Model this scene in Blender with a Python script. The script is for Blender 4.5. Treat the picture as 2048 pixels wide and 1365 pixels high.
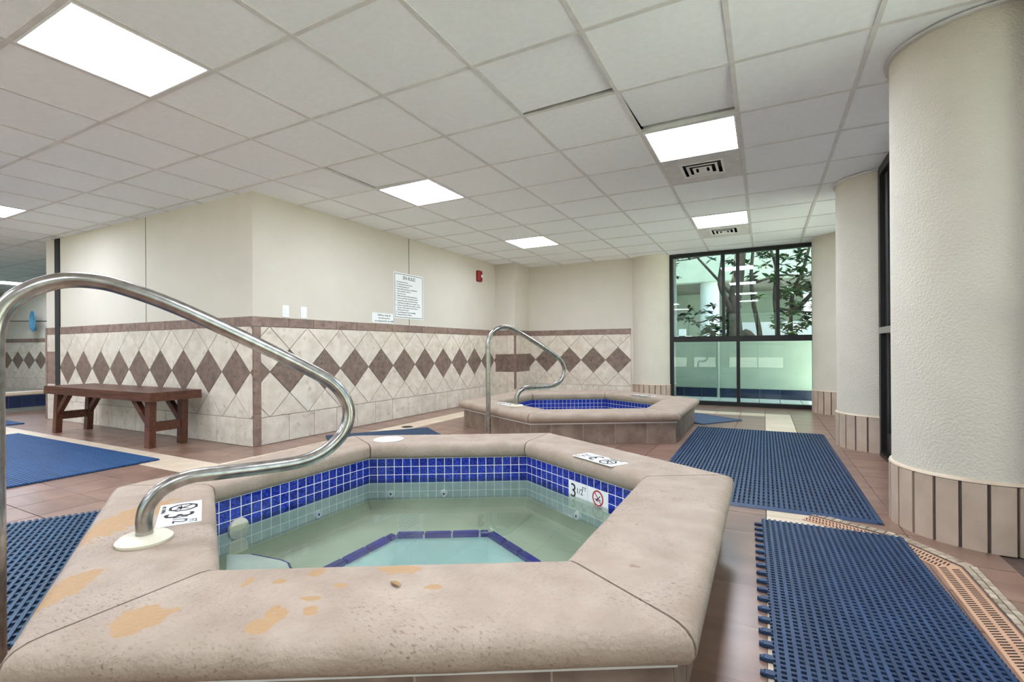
import bpy, bmesh, math, random
from mathutils import Vector, Matrix
random.seed(7)
D = bpy.data
SC = bpy.context.scene
COL = SC.collection
for o in list(D.objects): D.objects.remove(o, do_unlink=True)
R = math.radians
# ------------------------------------------------------------------ camera
YAW, ROLL, FPX, HY = 0.48144, -0.00688, 966.07, 696.98
CAMH = 0.905
cd = D.cameras.new('camera'); cam = D.objects.new('camera', cd); COL.objects.link(cam)
cd.sensor_width = 36.0; cd.lens = FPX * 36.0 / 2048.0
cd.shift_y = (HY - 682.5) / 2048.0
cd.clip_start = 0.02; cd.clip_end = 300
cam.matrix_world = (Matrix.Translation((0, 0, CAMH)) @ Matrix.Rotation(YAW, 4, 'Z') @ Matrix.Rotation(R(90), 4, 'X')
                    @ Matrix.Rotation(ROLL, 4, 'Z'))
SC.camera = cam
# ------------------------------------------------------------------ world, sun, exposure
PANEL = 24.0          # emission of the ceiling light panels
w = D.worlds.new('world'); SC.world = w; w.use_nodes = True
nt = w.node_tree; nt.nodes.clear()
sky = nt.nodes.new('ShaderNodeTexSky'); sky.sky_type = 'NISHITA'; sky.sun_disc = False
sky.sun_elevation = R(52); sky.sun_rotation = R(120); sky.air_density = 1.0; sky.dust_density = 1.5
bg = nt.nodes.new('ShaderNodeBackground'); bg.inputs['Strength'].default_value = 0.36
wo = nt.nodes.new('ShaderNodeOutputWorld')
nt.links.new(sky.outputs[0], bg.inputs[0]); nt.links.new(bg.outputs[0], wo.inputs[0])
sl = D.lights.new('sun', 'SUN'); sl.energy = 26.0; sl.angle = R(1.0); sl.color = (1, .95, .86)
sun = D.objects.new('sun', sl); COL.objects.link(sun); sun.rotation_euler = (R(30), 0, R(-108))
SC.view_settings.view_transform = 'Standard'; SC.view_settings.look = 'None'
SC.view_settings.gamma = 1.0; SC.view_settings.exposure = 0.42
try: SC.view_settings.use_curve_mapping = False
except Exception: pass
SC.cycles.max_bounces = 9; SC.cycles.diffuse_bounces = 5; SC.cycles.transparent_max_bounces = 16
SC.cycles.use_denoising = True
SC.cycles.sample_clamp_indirect = 6.0

# ------------------------------------------------------------------ helpers
def lin(c):
    return tuple(((v / 255) / 12.92 if v / 255 <= .04045 else ((v / 255 + .055) / 1.055) ** 2.4) for v in c) + (1,)

MATS = {}
def M(name, c1, c2=None, scale=8, rough=.6, bump=0, bscale=60, rand=0, metal=0, detail=4, spec=.5,
      c3=None, s3=3, t3=.62, w3=.05, stretch=(1, 1, 1), dist=.002, world=False, lo=.35, hi=.65, rrand=0):
    m = D.materials.new(name); m.use_nodes = True; MATS[name] = m
    n, l = m.node_tree.nodes, m.node_tree.links
    b = n['Principled BSDF']; b.inputs['Roughness'].default_value = rough; b.inputs['Metallic'].default_value = metal
    b.inputs['Specular IOR Level'].default_value = spec
    tc = n.new('ShaderNodeTexCoord'); oi = n.new('ShaderNodeObjectInfo')
    mp = n.new('ShaderNodeMapping'); mp.inputs['Scale'].default_value = stretch
    add = n.new('ShaderNodeVectorMath'); add.operation = 'MULTIPLY_ADD'
    cx = n.new('ShaderNodeCombineXYZ')
    for k in range(3): l.new(oi.outputs['Random'], cx.inputs[k])
    l.new(cx.outputs[0], add.inputs[0]); add.inputs[1].default_value = (37, 53, 71) if (rand or rrand) else (0, 0, 0)
    if world:
        ge = n.new('ShaderNodeNewGeometry'); l.new(ge.outputs['Position'], add.inputs[2])
    else: l.new(tc.outputs['Object'], add.inputs[2])
    l.new(add.outputs[0], mp.inputs[0])
    vec = mp.outputs[0]
    col = None
    if c2 is not None:
        nz = n.new('ShaderNodeTexNoise'); nz.inputs['Scale'].default_value = scale; nz.inputs['Detail'].default_value = detail
        l.new(vec, nz.inputs['Vector'])
        cr = n.new('ShaderNodeValToRGB'); cr.color_ramp.elements[0].position = lo; cr.color_ramp.elements[1].position = hi
        cr.color_ramp.elements[0].color = lin(c1); cr.color_ramp.elements[1].color = lin(c2)
        l.new(nz.outputs[0], cr.inputs[0]); col = cr.outputs[0]
    if c3 is not None:
        nz3 = n.new('ShaderNodeTexNoise'); nz3.inputs['Scale'].default_value = s3; nz3.inputs['Detail'].default_value = 5
        l.new(vec, nz3.inputs['Vector'])
        r3 = n.new('ShaderNodeValToRGB'); r3.color_ramp.elements[0].position = t3; r3.color_ramp.elements[1].position = t3 + w3
        mx = n.new('ShaderNodeMix'); mx.data_type = 'RGBA'
        l.new(nz3.outputs[0], r3.inputs[0]); l.new(r3.outputs[0], mx.inputs[0])
        if col is None: mx.inputs[6].default_value = lin(c1)
        else: l.new(col, mx.inputs[6])
        mx.inputs[7].default_value = lin(c3); col = mx.outputs[2]
    if rand:
        hs = n.new('ShaderNodeHueSaturation')
        mr = n.new('ShaderNodeMapRange'); mr.inputs[3].default_value = 1 - rand; mr.inputs[4].default_value = 1 + rand
        l.new(oi.outputs['Random'], mr.inputs[0]); l.new(mr.outputs[0], hs.inputs['Value'])
        if col is None: hs.inputs['Color'].default_value = lin(c1)
        else: l.new(col, hs.inputs['Color'])
        col = hs.outputs[0]
    if col is None: b.inputs['Base Color'].default_value = lin(c1)
    else: l.new(col, b.inputs['Base Color'])
    if bump:
        nb = n.new('ShaderNodeTexNoise'); nb.inputs['Scale'].default_value = bscale; nb.inputs['Detail'].default_value = 3
        bp = n.new('ShaderNodeBump'); bp.inputs['Strength'].default_value = bump; bp.inputs['Distance'].default_value = dist
        l.new(vec, nb.inputs['Vector']); l.new(nb.outputs[0], bp.inputs['Height']); l.new(bp.outputs[0], b.inputs['Normal'])
    return m

def emit(name, c, s):
    m = D.materials.new(name); m.use_nodes = True; n, l = m.node_tree.nodes, m.node_tree.links
    n.clear(); e = n.new('ShaderNodeEmission'); e.inputs[0].default_value = c; e.inputs[1].default_value = s
    o = n.new('ShaderNodeOutputMaterial'); l.new(e.outputs[0], o.inputs[0]); return m

def clear(name, tint, ior, bump=0, bscale=6, rough=0.0, refl=1.0):
    """a thin clear sheet: tinted straight-through light under a Fresnel reflection"""
    m = D.materials.new(name); m.use_nodes = True; n, l = m.node_tree.nodes, m.node_tree.links
    n.clear(); t = n.new('ShaderNodeBsdfTransparent'); t.inputs[0].default_value = tint
    g = n.new('ShaderNodeBsdfGlossy'); g.inputs['Roughness'].default_value = rough; g.inputs[0].default_value = (refl, refl, refl, 1)
    f = n.new('ShaderNodeFresnel'); f.inputs[0].default_value = ior
    mx = n.new('ShaderNodeMixShader'); o = n.new('ShaderNodeOutputMaterial')
    l.new(f.outputs[0], mx.inputs[0]); l.new(t.outputs[0], mx.inputs[1]); l.new(g.outputs[0], mx.inputs[2]); l.new(mx.outputs[0], o.inputs[0])
    if bump:
        tc = n.new('ShaderNodeTexCoord'); nb = n.new('ShaderNodeTexNoise'); nb.inputs['Scale'].default_value = bscale
        bp = n.new('ShaderNodeBump'); bp.inputs['Strength'].default_value = bump; bp.inputs['Distance'].default_value = .01
        l.new(tc.outputs['Object'], nb.inputs['Vector']); l.new(nb.outputs[0], bp.inputs['Height'])
        l.new(bp.outputs[0], g.inputs['Normal']); l.new(bp.outputs[0], f.inputs['Normal'])
    return m

class MB:
    def __init__(s): s.v = []; s.f = []
    def add(s, vs, fs):
        k = len(s.v); s.v += [tuple(v) for v in vs]; s.f += [tuple(i + k for i in f) for f in fs]; return s
    def box(s, x0, x1, y0, y1, z0, z1):
        return s.add([(x0, y0, z0), (x1, y0, z0), (x1, y1, z0), (x0, y1, z0), (x0, y0, z1), (x1, y0, z1), (x1, y1, z1), (x0, y1, z1)],
                     [(3, 2, 1, 0), (4, 5, 6, 7), (0, 1, 5, 4), (1, 2, 6, 5), (2, 3, 7, 6), (3, 0, 4, 7)])
    def prism(s, poly, z0, z1, ch=0):
        """vertical prism over a convex counter-clockwise polygon, top edge chamfered by ch"""
        n = len(poly); cx = sum(p[0] for p in poly) / n; cy = sum(p[1] for p in poly) / n
        rings = [[(x, y, z0) for x, y in poly]]
        if ch:
            rings.append([(x, y, z1 - ch) for x, y in poly])
            top = []
            for x, y in poly:
                d = math.hypot(cx - x, cy - y) or 1; top.append((x + (cx - x) / d * ch * 1.3, y + (cy - y) / d * ch * 1.3, z1))
            rings.append(top)
        else: rings.append([(x, y, z1) for x, y in poly])
        vs = [v for r in rings for v in r]; fs = [tuple(range(n - 1, -1, -1)), tuple(range((len(rings) - 1) * n, len(rings) * n))]
        for q in range(len(rings) - 1):
            for i in range(n): fs.append((q * n + i, q * n + (i + 1) % n, (q + 1) * n + (i + 1) % n, (q + 1) * n + i))
        return s.add(vs, fs)
    def loft(s, rings, closed=True, caps=True):
        n = len(rings[0]); vs = [v for r in rings for v in r]; fs = []
        for q in range(len(rings) - 1):
            for i in range(n if closed else n - 1):
                fs.append((q * n + i, q * n + (i + 1) % n, (q + 1) * n + (i + 1) % n, (q + 1) * n + i))
        if caps: fs += [tuple(range(n - 1, -1, -1)), tuple(range((len(rings) - 1) * n, len(rings) * n))]
        return s.add(vs, fs)
    def tube(s, path, rad, n=12, caps=True):
        path = [Vector(p) for p in path]; rr = rad if isinstance(rad, (list, tuple)) else [rad] * len(path)
        rings = []; ref = None
        for i, p in enumerate(path):
            d = (path[min(i + 1, len(path) - 1)] - path[max(i - 1, 0)]).normalized()
            if ref is None:
                ref = Vector((0, 0, 1)) if abs(d.z) < .9 else Vector((1, 0, 0))
            a = (ref - d * ref.dot(d)).normalized(); b = d.cross(a); ref = a
            rings.append([p + (a * math.cos(t) + b * math.sin(t)) * rr[i] for t in [2 * math.pi * k / n for k in range(n)]])
        return s.loft(rings, True, caps)
    def lathe(s, prof, n=24, c=(0, 0), caps=True):
        return s.loft([[(c[0] + r * math.cos(2 * math.pi * k / n), c[1] + r * math.sin(2 * math.pi * k / n), z) for k in range(n)] for r, z in prof], True, caps)
    def xf(s, mat): s.v = [tuple(mat @ Vector(v)) for v in s.v]; return s
    def mesh(s, name, mat, smooth=False, angle=None):
        me = D.meshes.new(name); me.from_pydata(s.v, [], s.f)
        bm = bmesh.new(); bm.from_mesh(me); bmesh.ops.recalc_face_normals(bm, faces=bm.faces); bm.to_mesh(me); bm.free()
        me.materials.append(mat)
        if smooth:
            for p in me.polygons: p.use_smooth = True
            if angle: me.set_sharp_from_angle(angle=R(angle))
        return me
    def build(s, name, mat, parent=None, smooth=False, angle=None, loc=None):
        return ob(name, s.mesh(name, mat, smooth, angle), parent, loc)

def ob(name, data, parent=None, loc=None, rot=None):
    o = D.objects.new(name, data); COL.objects.link(o)
    if parent: o.parent = parent
    if loc is not None: o.location = loc
    if rot is not None: o.rotation_euler = rot
    return o
def tag(o, label, cat=None, group=None, kind=None):
    o['label'] = label
    if cat: o['category'] = cat
    if group: o['group'] = group
    if kind: o['kind'] = kind
    return o
def empty(name, loc=(0, 0, 0), rz=0):
    o = D.objects.new(name, None); COL.objects.link(o); o.location = loc; o.rotation_euler = (0, 0, rz); o.empty_display_size = .1; return o
def copy_tree(o, parent=None):
    c = o.copy(); COL.objects.link(c); c.parent = parent
    for ch in o.children: copy_tree(ch, c)
    return c
def text_mesh(name, txt, size, mat, ax='CENTER', depth=.0006, res=2, width=None, spacing=1.0):
    cu = D.curves.new(name, 'FONT'); cu.body = txt; cu.size = size; cu.align_x = ax; cu.align_y = 'CENTER'
    cu.extrude = depth; cu.resolution_u = res; cu.space_line = spacing
    o = D.objects.new(name, cu); COL.objects.link(o)
    bpy.context.view_layer.update()
    me = D.meshes.new_from_object(o.evaluated_get(bpy.context.evaluated_depsgraph_get()))
    D.objects.remove(o, do_unlink=True); me.name = name
    me.materials.clear(); me.materials.append(mat)
    if width and len(me.vertices):
        xs = [v.co.x for v in me.vertices]; k = width / (max(xs) - min(xs))
        for v in me.vertices: v.co.x *= k
    return me
def project(x, y, z):
    c, s = math.cos(YAW), math.sin(YAW); r = x * c + y * s; d = -x * s + y * c
    if d < .05: return None
    u, v = r / d, -(z - CAMH) / d
    u, v = u * math.cos(ROLL) - v * math.sin(ROLL), u * math.sin(ROLL) + v * math.cos(ROLL)
    return 1024 + FPX * u, HY + FPX * v, d
def seen(pts, m=30):
    for p in pts:
        q = project(*p)
        if q and -m < q[0] < 2048 + m and -m < q[1] < 1365 + m: return True
    return False
def clip_half(poly, nx, ny, c, keep_inside=True):
    out = []
    for i in range(len(poly)):
        a, b = poly[i], poly[(i + 1) % len(poly)]
        da = nx * a[0] + ny * a[1] - c; db = nx * b[0] + ny * b[1] - c
        if not keep_inside: da, db = -da, -db
        if da <= 0: out.append(a)
        if da * db < 0: t = da / (da - db); out.append((a[0] + (b[0] - a[0]) * t, a[1] + (b[1] - a[1]) * t))
    return out
def area(p): return abs(sum(p[i][0] * p[(i + 1) % len(p)][1] - p[(i + 1) % len(p)][0] * p[i][1] for i in range(len(p)))) / 2 if len(p) > 2 else 0

# ------------------------------------------------------------------ materials
m_paint = M('beige_paint', (210, 201, 186), (207, 198, 183), 3, .85, .35, 170, dist=.003)
m_stucco = M('column_stucco', (216, 207, 190), (212, 203, 186), 4, .85, .9, 95, dist=.006)
m_light = M('cream_wall_tile', (224, 212, 196), (207, 193, 175), 9, .38, .1, 40, rand=.05, c3=(192, 174, 154), s3=14, t3=.6, w3=.12)
m_dark = M('brown_wall_tile', (134, 113, 100), (112, 92, 82), 14, .4, .12, 40, rand=.07, c3=(92, 76, 70), s3=22, t3=.58, w3=.12)
m_trimt = M('brown_trim_tile', (150, 124, 110), (124, 101, 90), 14, .42, .12, 40, rand=.1, c3=(104, 84, 76), s3=22, t3=.6, w3=.12)
m_grout = M('tile_grout', (150, 132, 115), (132, 114, 98), 20, .9)
m_floor = M('floor_tile', (150, 117, 100), (128, 99, 84), 5, .28, .03, 25, rand=.08, c3=(124, 98, 85), s3=6, t3=.55, w3=.3, stretch=(.6, 1.6, 1))
m_floorc = M('cream_floor_tile', (228, 208, 182), (216, 194, 166), 5, .32, .1, 25, rand=.04)
m_sgrout = M('pale_grout', (190, 174, 158), (172, 156, 140), 20, .9)
m_fgrout = M('floor_grout', (104, 84, 74), (84, 68, 60), 20, .8)
m_ceil = M('ceiling_board', (246, 248, 249), (242, 244, 245), 30, .95, .5, 260, rand=.012, dist=.002)
m_tbar = M('ceiling_runner', (222, 219, 215), (210, 207, 203), 12, .6)
m_duct = M('duct_metal', (84, 82, 78), (66, 64, 61), 6, .7)
m_vent = M('white_louver', (238, 237, 233), rough=.5)
m_plenum = M('ceiling_void', (60, 58, 56), (40, 39, 38), 3, .95)
m_cop = M('coping_plaster', (177, 157, 139), (159, 138, 120), 7, .68, .55, 60, world=True, c3=(146, 118, 100), s3=22, t3=.68, w3=.07, dist=.004, lo=.3, hi=.7)
m_skirt = M('skirt_tile', (154, 132, 116), (122, 101, 87), 8, .42, .15, 40, rand=.07, c3=(108, 88, 76), s3=13, t3=.6, w3=.2)
m_white = M('white_plastic', (238, 238, 234), rough=.4)
m_ivory = M('ivory_plastic', (234, 226, 202), (222, 212, 186), 6, .4)
m_strip = M('white_caulk', (232, 228, 222), rough=.6)
m_blue = M('cobalt_glass_tile', (12, 18, 104), (46, 70, 188), 110, .08, rand=.22, lo=.42, hi=.62, spec=.7)
m_pale = M('submerged_tile', (204, 214, 202), (188, 200, 190), 20, .4)
m_grout_w = M('white_grout', (240, 238, 236), rough=.8)
m_plaster = M('bench_plaster', (166, 170, 152), (150, 156, 140), 3, .7)
m_well = M('footwell_glow_plaster', (232, 246, 246), (222, 240, 242), 4, .7)  # pale cyan puts the glow of an underwater lamp into the colour
m_navy = M('navy_nosing_tile', (22, 22, 120), (34, 30, 140), 9, .15, rand=.15)
m_step = M('step_plaster', (206, 208, 204), (190, 192, 190), 8, .7)
m_water = clear('water', (.86, .93, .86, 1), 1.33, bump=.10, bscale=2.2)
m_glass = clear('window_glass', (.70, .86, .80, 1), 1.5)
m_dglass = clear('dark_glass', (.05, .055, .05, 1), 1.5)
m_frame = M('bronze_aluminium', (30, 28, 25), (22, 21, 19), 6, .45, spec=.35)
m_chrome = M('brushed_steel', (182, 177, 172), (152, 147, 141), 30, .26, metal=1, stretch=(1, 1, 1))
m_alu = M('grey_aluminium', (150, 146, 138), rough=.4, metal=.6)
m_wood = M('stained_wood', (104, 60, 40), (74, 41, 28), 4, .38, .15, 30, stretch=(1, 8, 8), rand=.12)
m_black = M('black_ink', (18, 18, 18), rough=.6)
m_red = M('red_enamel', (150, 22, 24), (130, 16, 20), 8, .35)
m_redink = M('red_ink', (176, 24, 34), rough=.5)
m_joint = M('dark_joint', (40, 38, 34), rough=.9)
m_mat_d = M('blue_rubber', (38, 66, 102), (29, 52, 84), 6, .5, rand=.08, c3=(24, 44, 76), s3=2.0, t3=.52, w3=.2, world=True)
m_mat_b = M('bright_blue_rubber', (34, 84, 136), (27, 70, 118), 3, .5, rand=.04)
m_mat_t = M('teal_blue_rubber', (34, 74, 104), (24, 56, 84), 6, .5, rand=.06)
m_mat_base = M('mat_underside', (22, 30, 44), (16, 22, 34), 8, .7)
m_smooth = M('slate_blue_rubber', (66, 84, 112), (56, 72, 98), 5, .55)
m_drain = M('tan_drain', (208, 164, 132), (194, 148, 116), 8, .5)
m_dhole = M('drain_slot', (44, 34, 28), rough=.9)
m_mosaic = M('mosaic_chip', (196, 178, 154), (160, 140, 118), 9, .5, rand=.2)
m_leaf_d = M('dry_leaf', (168, 132, 84), (140, 104, 62), 30, .7)
m_ext = M('pale_green_stucco', (186, 200, 186), (176, 190, 176), 2, .9, .4, 60)
m_extw = M('white_stucco', (214, 220, 220), (204, 210, 212), 2, .9)
m_extd = M('grey_concrete', (150, 152, 146), (132, 134, 128), 1.5, .9)
m_navyt = M('navy_wall_tile', (36, 50, 84), (28, 40, 70), 9, .25, rand=.12)
m_pave = M('pale_paving', (214, 222, 216), (200, 210, 204), 4, .8, rand=.05)
m_ground = M('ground', (226, 222, 212), (210, 206, 196), .6, .95)
m_soil = M('planter_soil', (78, 66, 50), (56, 46, 36), 8, .95)
m_bark = M('magnolia_bark', (96, 86, 74), (70, 63, 55), 9, .9, .4, 30)
m_leaf = M('magnolia_leaf', (62, 96, 44), (36, 62, 30), 5, .35, rand=.45)
m_net = M('blue_net', (84, 140, 164), (60, 112, 138), 20, .7)
m_yellow = M('yellow_plastic', (238, 206, 40), rough=.5)
m_panel = emit('light_panel', (.885, .985, 1.15, 1), PANEL)
m_poolw = clear('pool_water', (.6, .8, .85, 1), 1.33, bump=.1, bscale=2)

# ------------------------------------------------------------------ layout numbers
CEIL = 2.383
GX0, GDX, GY0, GDY = -0.7479, 0.60742, 0.9299, 0.61258       # ceiling grid
AX = -4.22; BY = 2.87; FY = 8.02; WY = 8.10; BEND = -8.58
T1 = (-1.375, 1.815); T2 = (-1.935, 5.44)
AP_OUT, AP_SK, AP_IN, AP_T = 1.243, 1.190, .852, .885
ANG = [0, 60, 120, 180, 240, 300]
def hexpts(c, ap, n=6): return [(c[0] + ap / math.cos(R(30)) * math.cos(R(30 + 60 * k)), c[1] + ap / math.cos(R(30)) * math.sin(R(30 + 60 * k))) for k in range(6)]
def in_hex(x, y, c, ap): return all((x - c[0]) * math.cos(R(a)) + (y - c[1]) * math.sin(R(a)) < ap for a in ANG)
COLS = [(.92, 3.15, .33), (.92, 5.33, .33), (.92, 7.85, .33), (-1.65, 8.25, .36), (.92, .97, .33), (.92, -1.21, .33), (.92, -3.39, .33)]

# ================================================================== floor
X0, X1, Y0F, Y1F = -18.0, 1.35, -6.2, 8.4
def floor_slab():
    bm = bmesh.new(); es = []
    def loop(ps):
        vs = [bm.verts.new((x, y, -.006)) for x, y in ps]
        for i in range(len(vs)): es.append(bm.edges.new((vs[i], vs[(i + 1) % len(vs)])))
    loop([(X0, Y0F), (X1, Y0F), (X1, Y1F), (X0, Y1F)])
    loop(hexpts(T1, 1.0)); loop(hexpts(T2, 1.0))
    loop([(-17.5, -2.6), (-10.25, -2.6), (-10.25, 4.2), (-17.5, 4.2)])
    bmesh.ops.triangle_fill(bm, edges=es, use_beauty=True)
    for f in bm.faces:
        f.normal_update()
        if f.normal.z < 0: f.normal_flip()
    me = D.meshes.new('floor'); bm.to_mesh(me); bm.free(); me.materials.append(m_fgrout); return me
floor = ob('floor', floor_slab()); tag(floor, 'brown tiled spa floor with cream border tiles', kind='structure')
FDX, FDY, FX0, FY0 = .2965, .2955, .003, 1.737
def cream(i, j):
    x, y = FX0 + (i + .5) * FDX, FY0 + (j + .5) * FDY
    if 0 < x < .31 and 0 < y < 7.2: return True
    if 6.95 < y < 7.25 and -3.85 < x < .3: return True
    if -3.85 < x < -3.5 and 2.0 < y < 7.2: return True
    if 2.02 < y < 2.31 and x < -3.5: return True
    return False
fm_full = {}
for key, mm in (('b', m_floor), ('c', m_floorc)):
    fm_full[key] = MB().prism([(-FDX / 2 + .0025, -FDY / 2 + .0025), (FDX / 2 - .0025, -FDY / 2 + .0025), (FDX / 2 - .0025, FDY / 2 - .0025), (-FDX / 2 + .0025, FDY / 2 - .0025)], -.012, 0, .0015).mesh('floor_tile', mm)
cand, rest = [], {'b': MB(), 'c': MB()}
for i in range(-48, 5):
    for j in range(-20, 23):
        x, y = FX0 + (i + .5) * FDX, FY0 + (j + .5) * FDY
        if y > WY + .05 or x > .98 or x < -17: continue
        if x < AX - .25 and y > BY + .25 and x > BEND + .2: continue
        if x < -10.1: continue
        k = 'c' if cream(i, j) else 'b'
        h = .1475
        poly = [(x - h, y - h), (x + h, y - h), (x + h, y + h), (x - h, y + h)]
        poly = [(max(min(px, .98), -99), py) for px, py in poly]
        pieces, cut = [poly], False
        for c in (T1, T2):
            nxt = []
            for pg in pieces:
                if not any(in_hex(px, py, c, 1.10) for px, py in pg) and not in_hex(x, y, c, 1.2): nxt.append(pg); continue
                cut = True; rem = pg
                for a in ANG:
                    nx, ny = math.cos(R(a)), math.sin(R(a)); cc = nx * c[0] + ny * c[1] + 1.10
                    outp = clip_half(rem, nx, ny, cc, False); rem = clip_half(rem, nx, ny, cc, True)
                    if area(outp) > 1e-5: nxt.append(outp)
                    if area(rem) < 1e-5: break
            pieces = nxt
        if not pieces: continue
        corners = [(px, py, 0) for px, py in poly]
        vis = seen(corners, 0) and y > -.2
        for c in COLS:
            if (x - c[0]) ** 2 + (y - c[1]) ** 2 < .2 ** 2: vis = False
        if vis and not any(area(pg) > .0015 for pg in pieces): vis = False
        if (-.62 < x < .45 and 3.15 < y < 5.65) or (.12 < x < .5 and y < 2.7) or (x < -4.6 and y < 2.05) or (x < -4.55 and 1.0 > y): vis = False
        if y < .75 and x > -2.2: vis = False
        if x < -9.6: vis = False
        cand.append((x * x + y * y if vis else 1e9, x, y, k, pieces, cut))
cand.sort(key=lambda t: t[0])
nt_ = 0
for d2, x, y, k, pieces, cut in cand:
    if d2 < 1e8 and nt_ < 298:
        nt_ += 1
        if cut:
            mb = MB()
            for pg in pieces: mb.prism([(px - x, py - y) for px, py in pg], -.012, 0)
            mb.build('floor_tile', m_floorc if k == 'c' else m_floor, floor, loc=(x, y, 0))
        else: ob('floor_tile', fm_full[k], floor, (x, y, 0))
    else:
        for pg in pieces: rest[k].prism(pg, -.012, 0)
for k, mm in (('b', m_floor), ('c', m_floorc)):
    if rest[k].v: rest[k].build('floor_tile_field', mm, floor)['kind'] = 'stuff'

# ================================================================== ceiling
ceil = MB().box(-19, 1.6, -6.6, 8.6, CEIL + .16, CEIL + .3).build('ceiling', m_plenum); tag(ceil, 'suspended ceiling of pale square boards', kind='structure')
LIGHTS = [(-4, 0), (-4, 4), (-4, 8), (0, 4), (0, 8), (-11, 1), (0, 0), (-4, -4), (0, -4), (-8, -1), (-8, -4), (-11, -3), (-8, -8), (-4, -8), (-15, 1), (-15, -3), (-19, 1), (-23, 5), (-19, -3), (-23, 1)]
VENTS = [(0, 5), (0, 9)]
tile_me = MB().box(-GDX / 2 + .011, GDX / 2 - .011, -GDY / 2 + .011, GDY / 2 - .011, 0, .015).mesh('ceiling_tile', m_ceil)
crest = MB()
def in_wallblock(x, y): return BEND + .1 < x < AX - .35 and y > BY + .35
nct = 0
for i in range(-28, 4):
    for j in range(-12, 13):
        x, y = GX0 + (i + .5) * GDX, GY0 + (j + .5) * GDY
        if (i, j) in LIGHTS or (i, j) in VENTS or in_wallblock(x, y) or y > 8.25 or x > 1.4: continue
        cs = [(x + a * .29, y + b * .29, CEIL) for a in (-1, 1) for b in (-1, 1)]
        if seen(cs, 0) and nct < 299 and not (x < -9 and y > 3.3) and not (x > .75 and y > 3.0 and y < 3.3):
            nct += 1
            o = ob('ceiling_tile', tile_me, ceil, (x, y, CEIL + .004))
            o.rotation_euler = (random.uniform(-.002, .002), random.uniform(-.002, .002), 0)
            if (i, j) == (-1, 2): o.rotation_euler = (-.002, -.020, 0); o.location.z += .008; o.location.y -= .02
            if (i, j) == (0, 3): o.rotation_euler = (.055, 0, 0); o.location.z += .018; o.location.y -= .012
            if (i, j) == (-4, 3): o.location.x += .006; o.rotation_euler = (0, .014, 0); o.location.z += .004
        else: crest.box(x - .293, x + .293, y - .295, y + .295, CEIL + .004, CEIL + .019)
crest.build('ceiling_tile_field', m_ceil, ceil)['kind'] = 'stuff'
for i in range(-28, 5):
    x = GX0 + i * GDX
    if x > 1.5: continue
    segs = [(-6.5, 8.4)] if not (BEND < x < AX - .05) else [(-6.5, BY + .05)]
    for a, b in segs: MB().box(x - .012, x + .012, a, b, CEIL, CEIL + .0035).box(x - .002, x + .002, a, b, CEIL + .0035, CEIL + .03).build('ceiling_runner', m_tbar, ceil)
for j in range(-12, 13):
    y = GY0 + j * GDY
    for a, b in ([(-18.5, 1.5)] if y < BY else [(-18.5, BEND), (AX, 1.5)]):
        MB().box(a, b, y - .012, y + .012, CEIL + .0005, CEIL + .004).box(a, b, y - .002, y + .002, CEIL + .004, CEIL + .03).build('ceiling_runner', m_tbar, ceil)

def ceiling_light(i, j, label):
    x, y = GX0 + (i + .5) * GDX, GY0 + (j + .5) * GDY
    e = empty('ceiling_light', (x, y, CEIL)); tag(e, label, 'ceiling light', 'square ceiling light panels')
    a, b = GDX / 2 - .013, GDY / 2 - .013
    f = MB(); t = .012
    f.box(-a, a, -b, -b + t, -.001, .06).box(-a, a, b - t, b, -.001, .06).box(-a, -a + t, -b + t, b - t, -.001, .06).box(a - t, a, -b + t, b - t, -.001, .06).box(-a, a, -b, b, .06, .075)
    f.build('frame', m_white, e)
    MB().box(-a + t, a - t, -b + t, b - t, .004, .009).build('diffuser', m_panel, e)
LAB = {(-4, 0): 'largest lit ceiling panel at the top left, nearest the viewer', (-4, 4): 'lit ceiling panel above the long wall with the rules sign',
       (-4, 8): 'small distant lit ceiling panel nearest the red fire alarm', (0, 4): 'lit ceiling panel beside the larger ceiling vent',
       (0, 8): 'lit ceiling panel beside the small vent near the window', (-23, 5): 'distant lit ceiling panel in the pool room behind the handrail', (-11, 1): 'lit ceiling panel cut by the left edge above the bench wall'}
for (i, j) in LIGHTS: ceiling_light(i, j, LAB.get((i, j), 'unseen square ceiling panel added to light the room'))  # panels missing from LAB are out of view, added to light the room

def ceiling_vent(i, j, label):
    x, y = GX0 + (i + .5) * GDX, GY0 + (j + .5) * GDY
    e = empty('ceiling_vent', (x, y, CEIL)); tag(e, label, 'vent', 'square ceiling air vents')
    a, b, q = GDX / 2 - .013, GDY / 2 - .013, .165
    p = MB(); p.box(-a, a, -b, -q, .003, .008).box(-a, a, q, b, .003, .008).box(-a, -q, -q, q, .003, .008).box(q, a, -q, q, .003, .008).build('face_plate', m_tbar, e)
    MB().box(-q, q, -q, q, .055, .06).build('duct_back', m_duct, e)
    for r, dz in ((.165, -.002), (.118, -.006), (.072, -.010)):
        r2 = r - .02; rings = []
        for q, z in ((r, dz), (r, dz + .005), (r2, dz + .008), (r2, dz + .003)): rings.append([(-q, -q, z), (q, -q, z), (q, q, z), (-q, q, z)])
        MB().loft(rings + [rings[0]], True, False).build('louver', m_vent, e)
    MB().box(-.03, .03, -.03, .03, -.012, .004).build('louver_centre', m_vent, e)
ceiling_vent(0, 5, 'larger square louvered ceiling vent beside the nearer right light panel')
ceiling_vent(0, 9, 'small distant louvered ceiling vent above the window wall')

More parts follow.
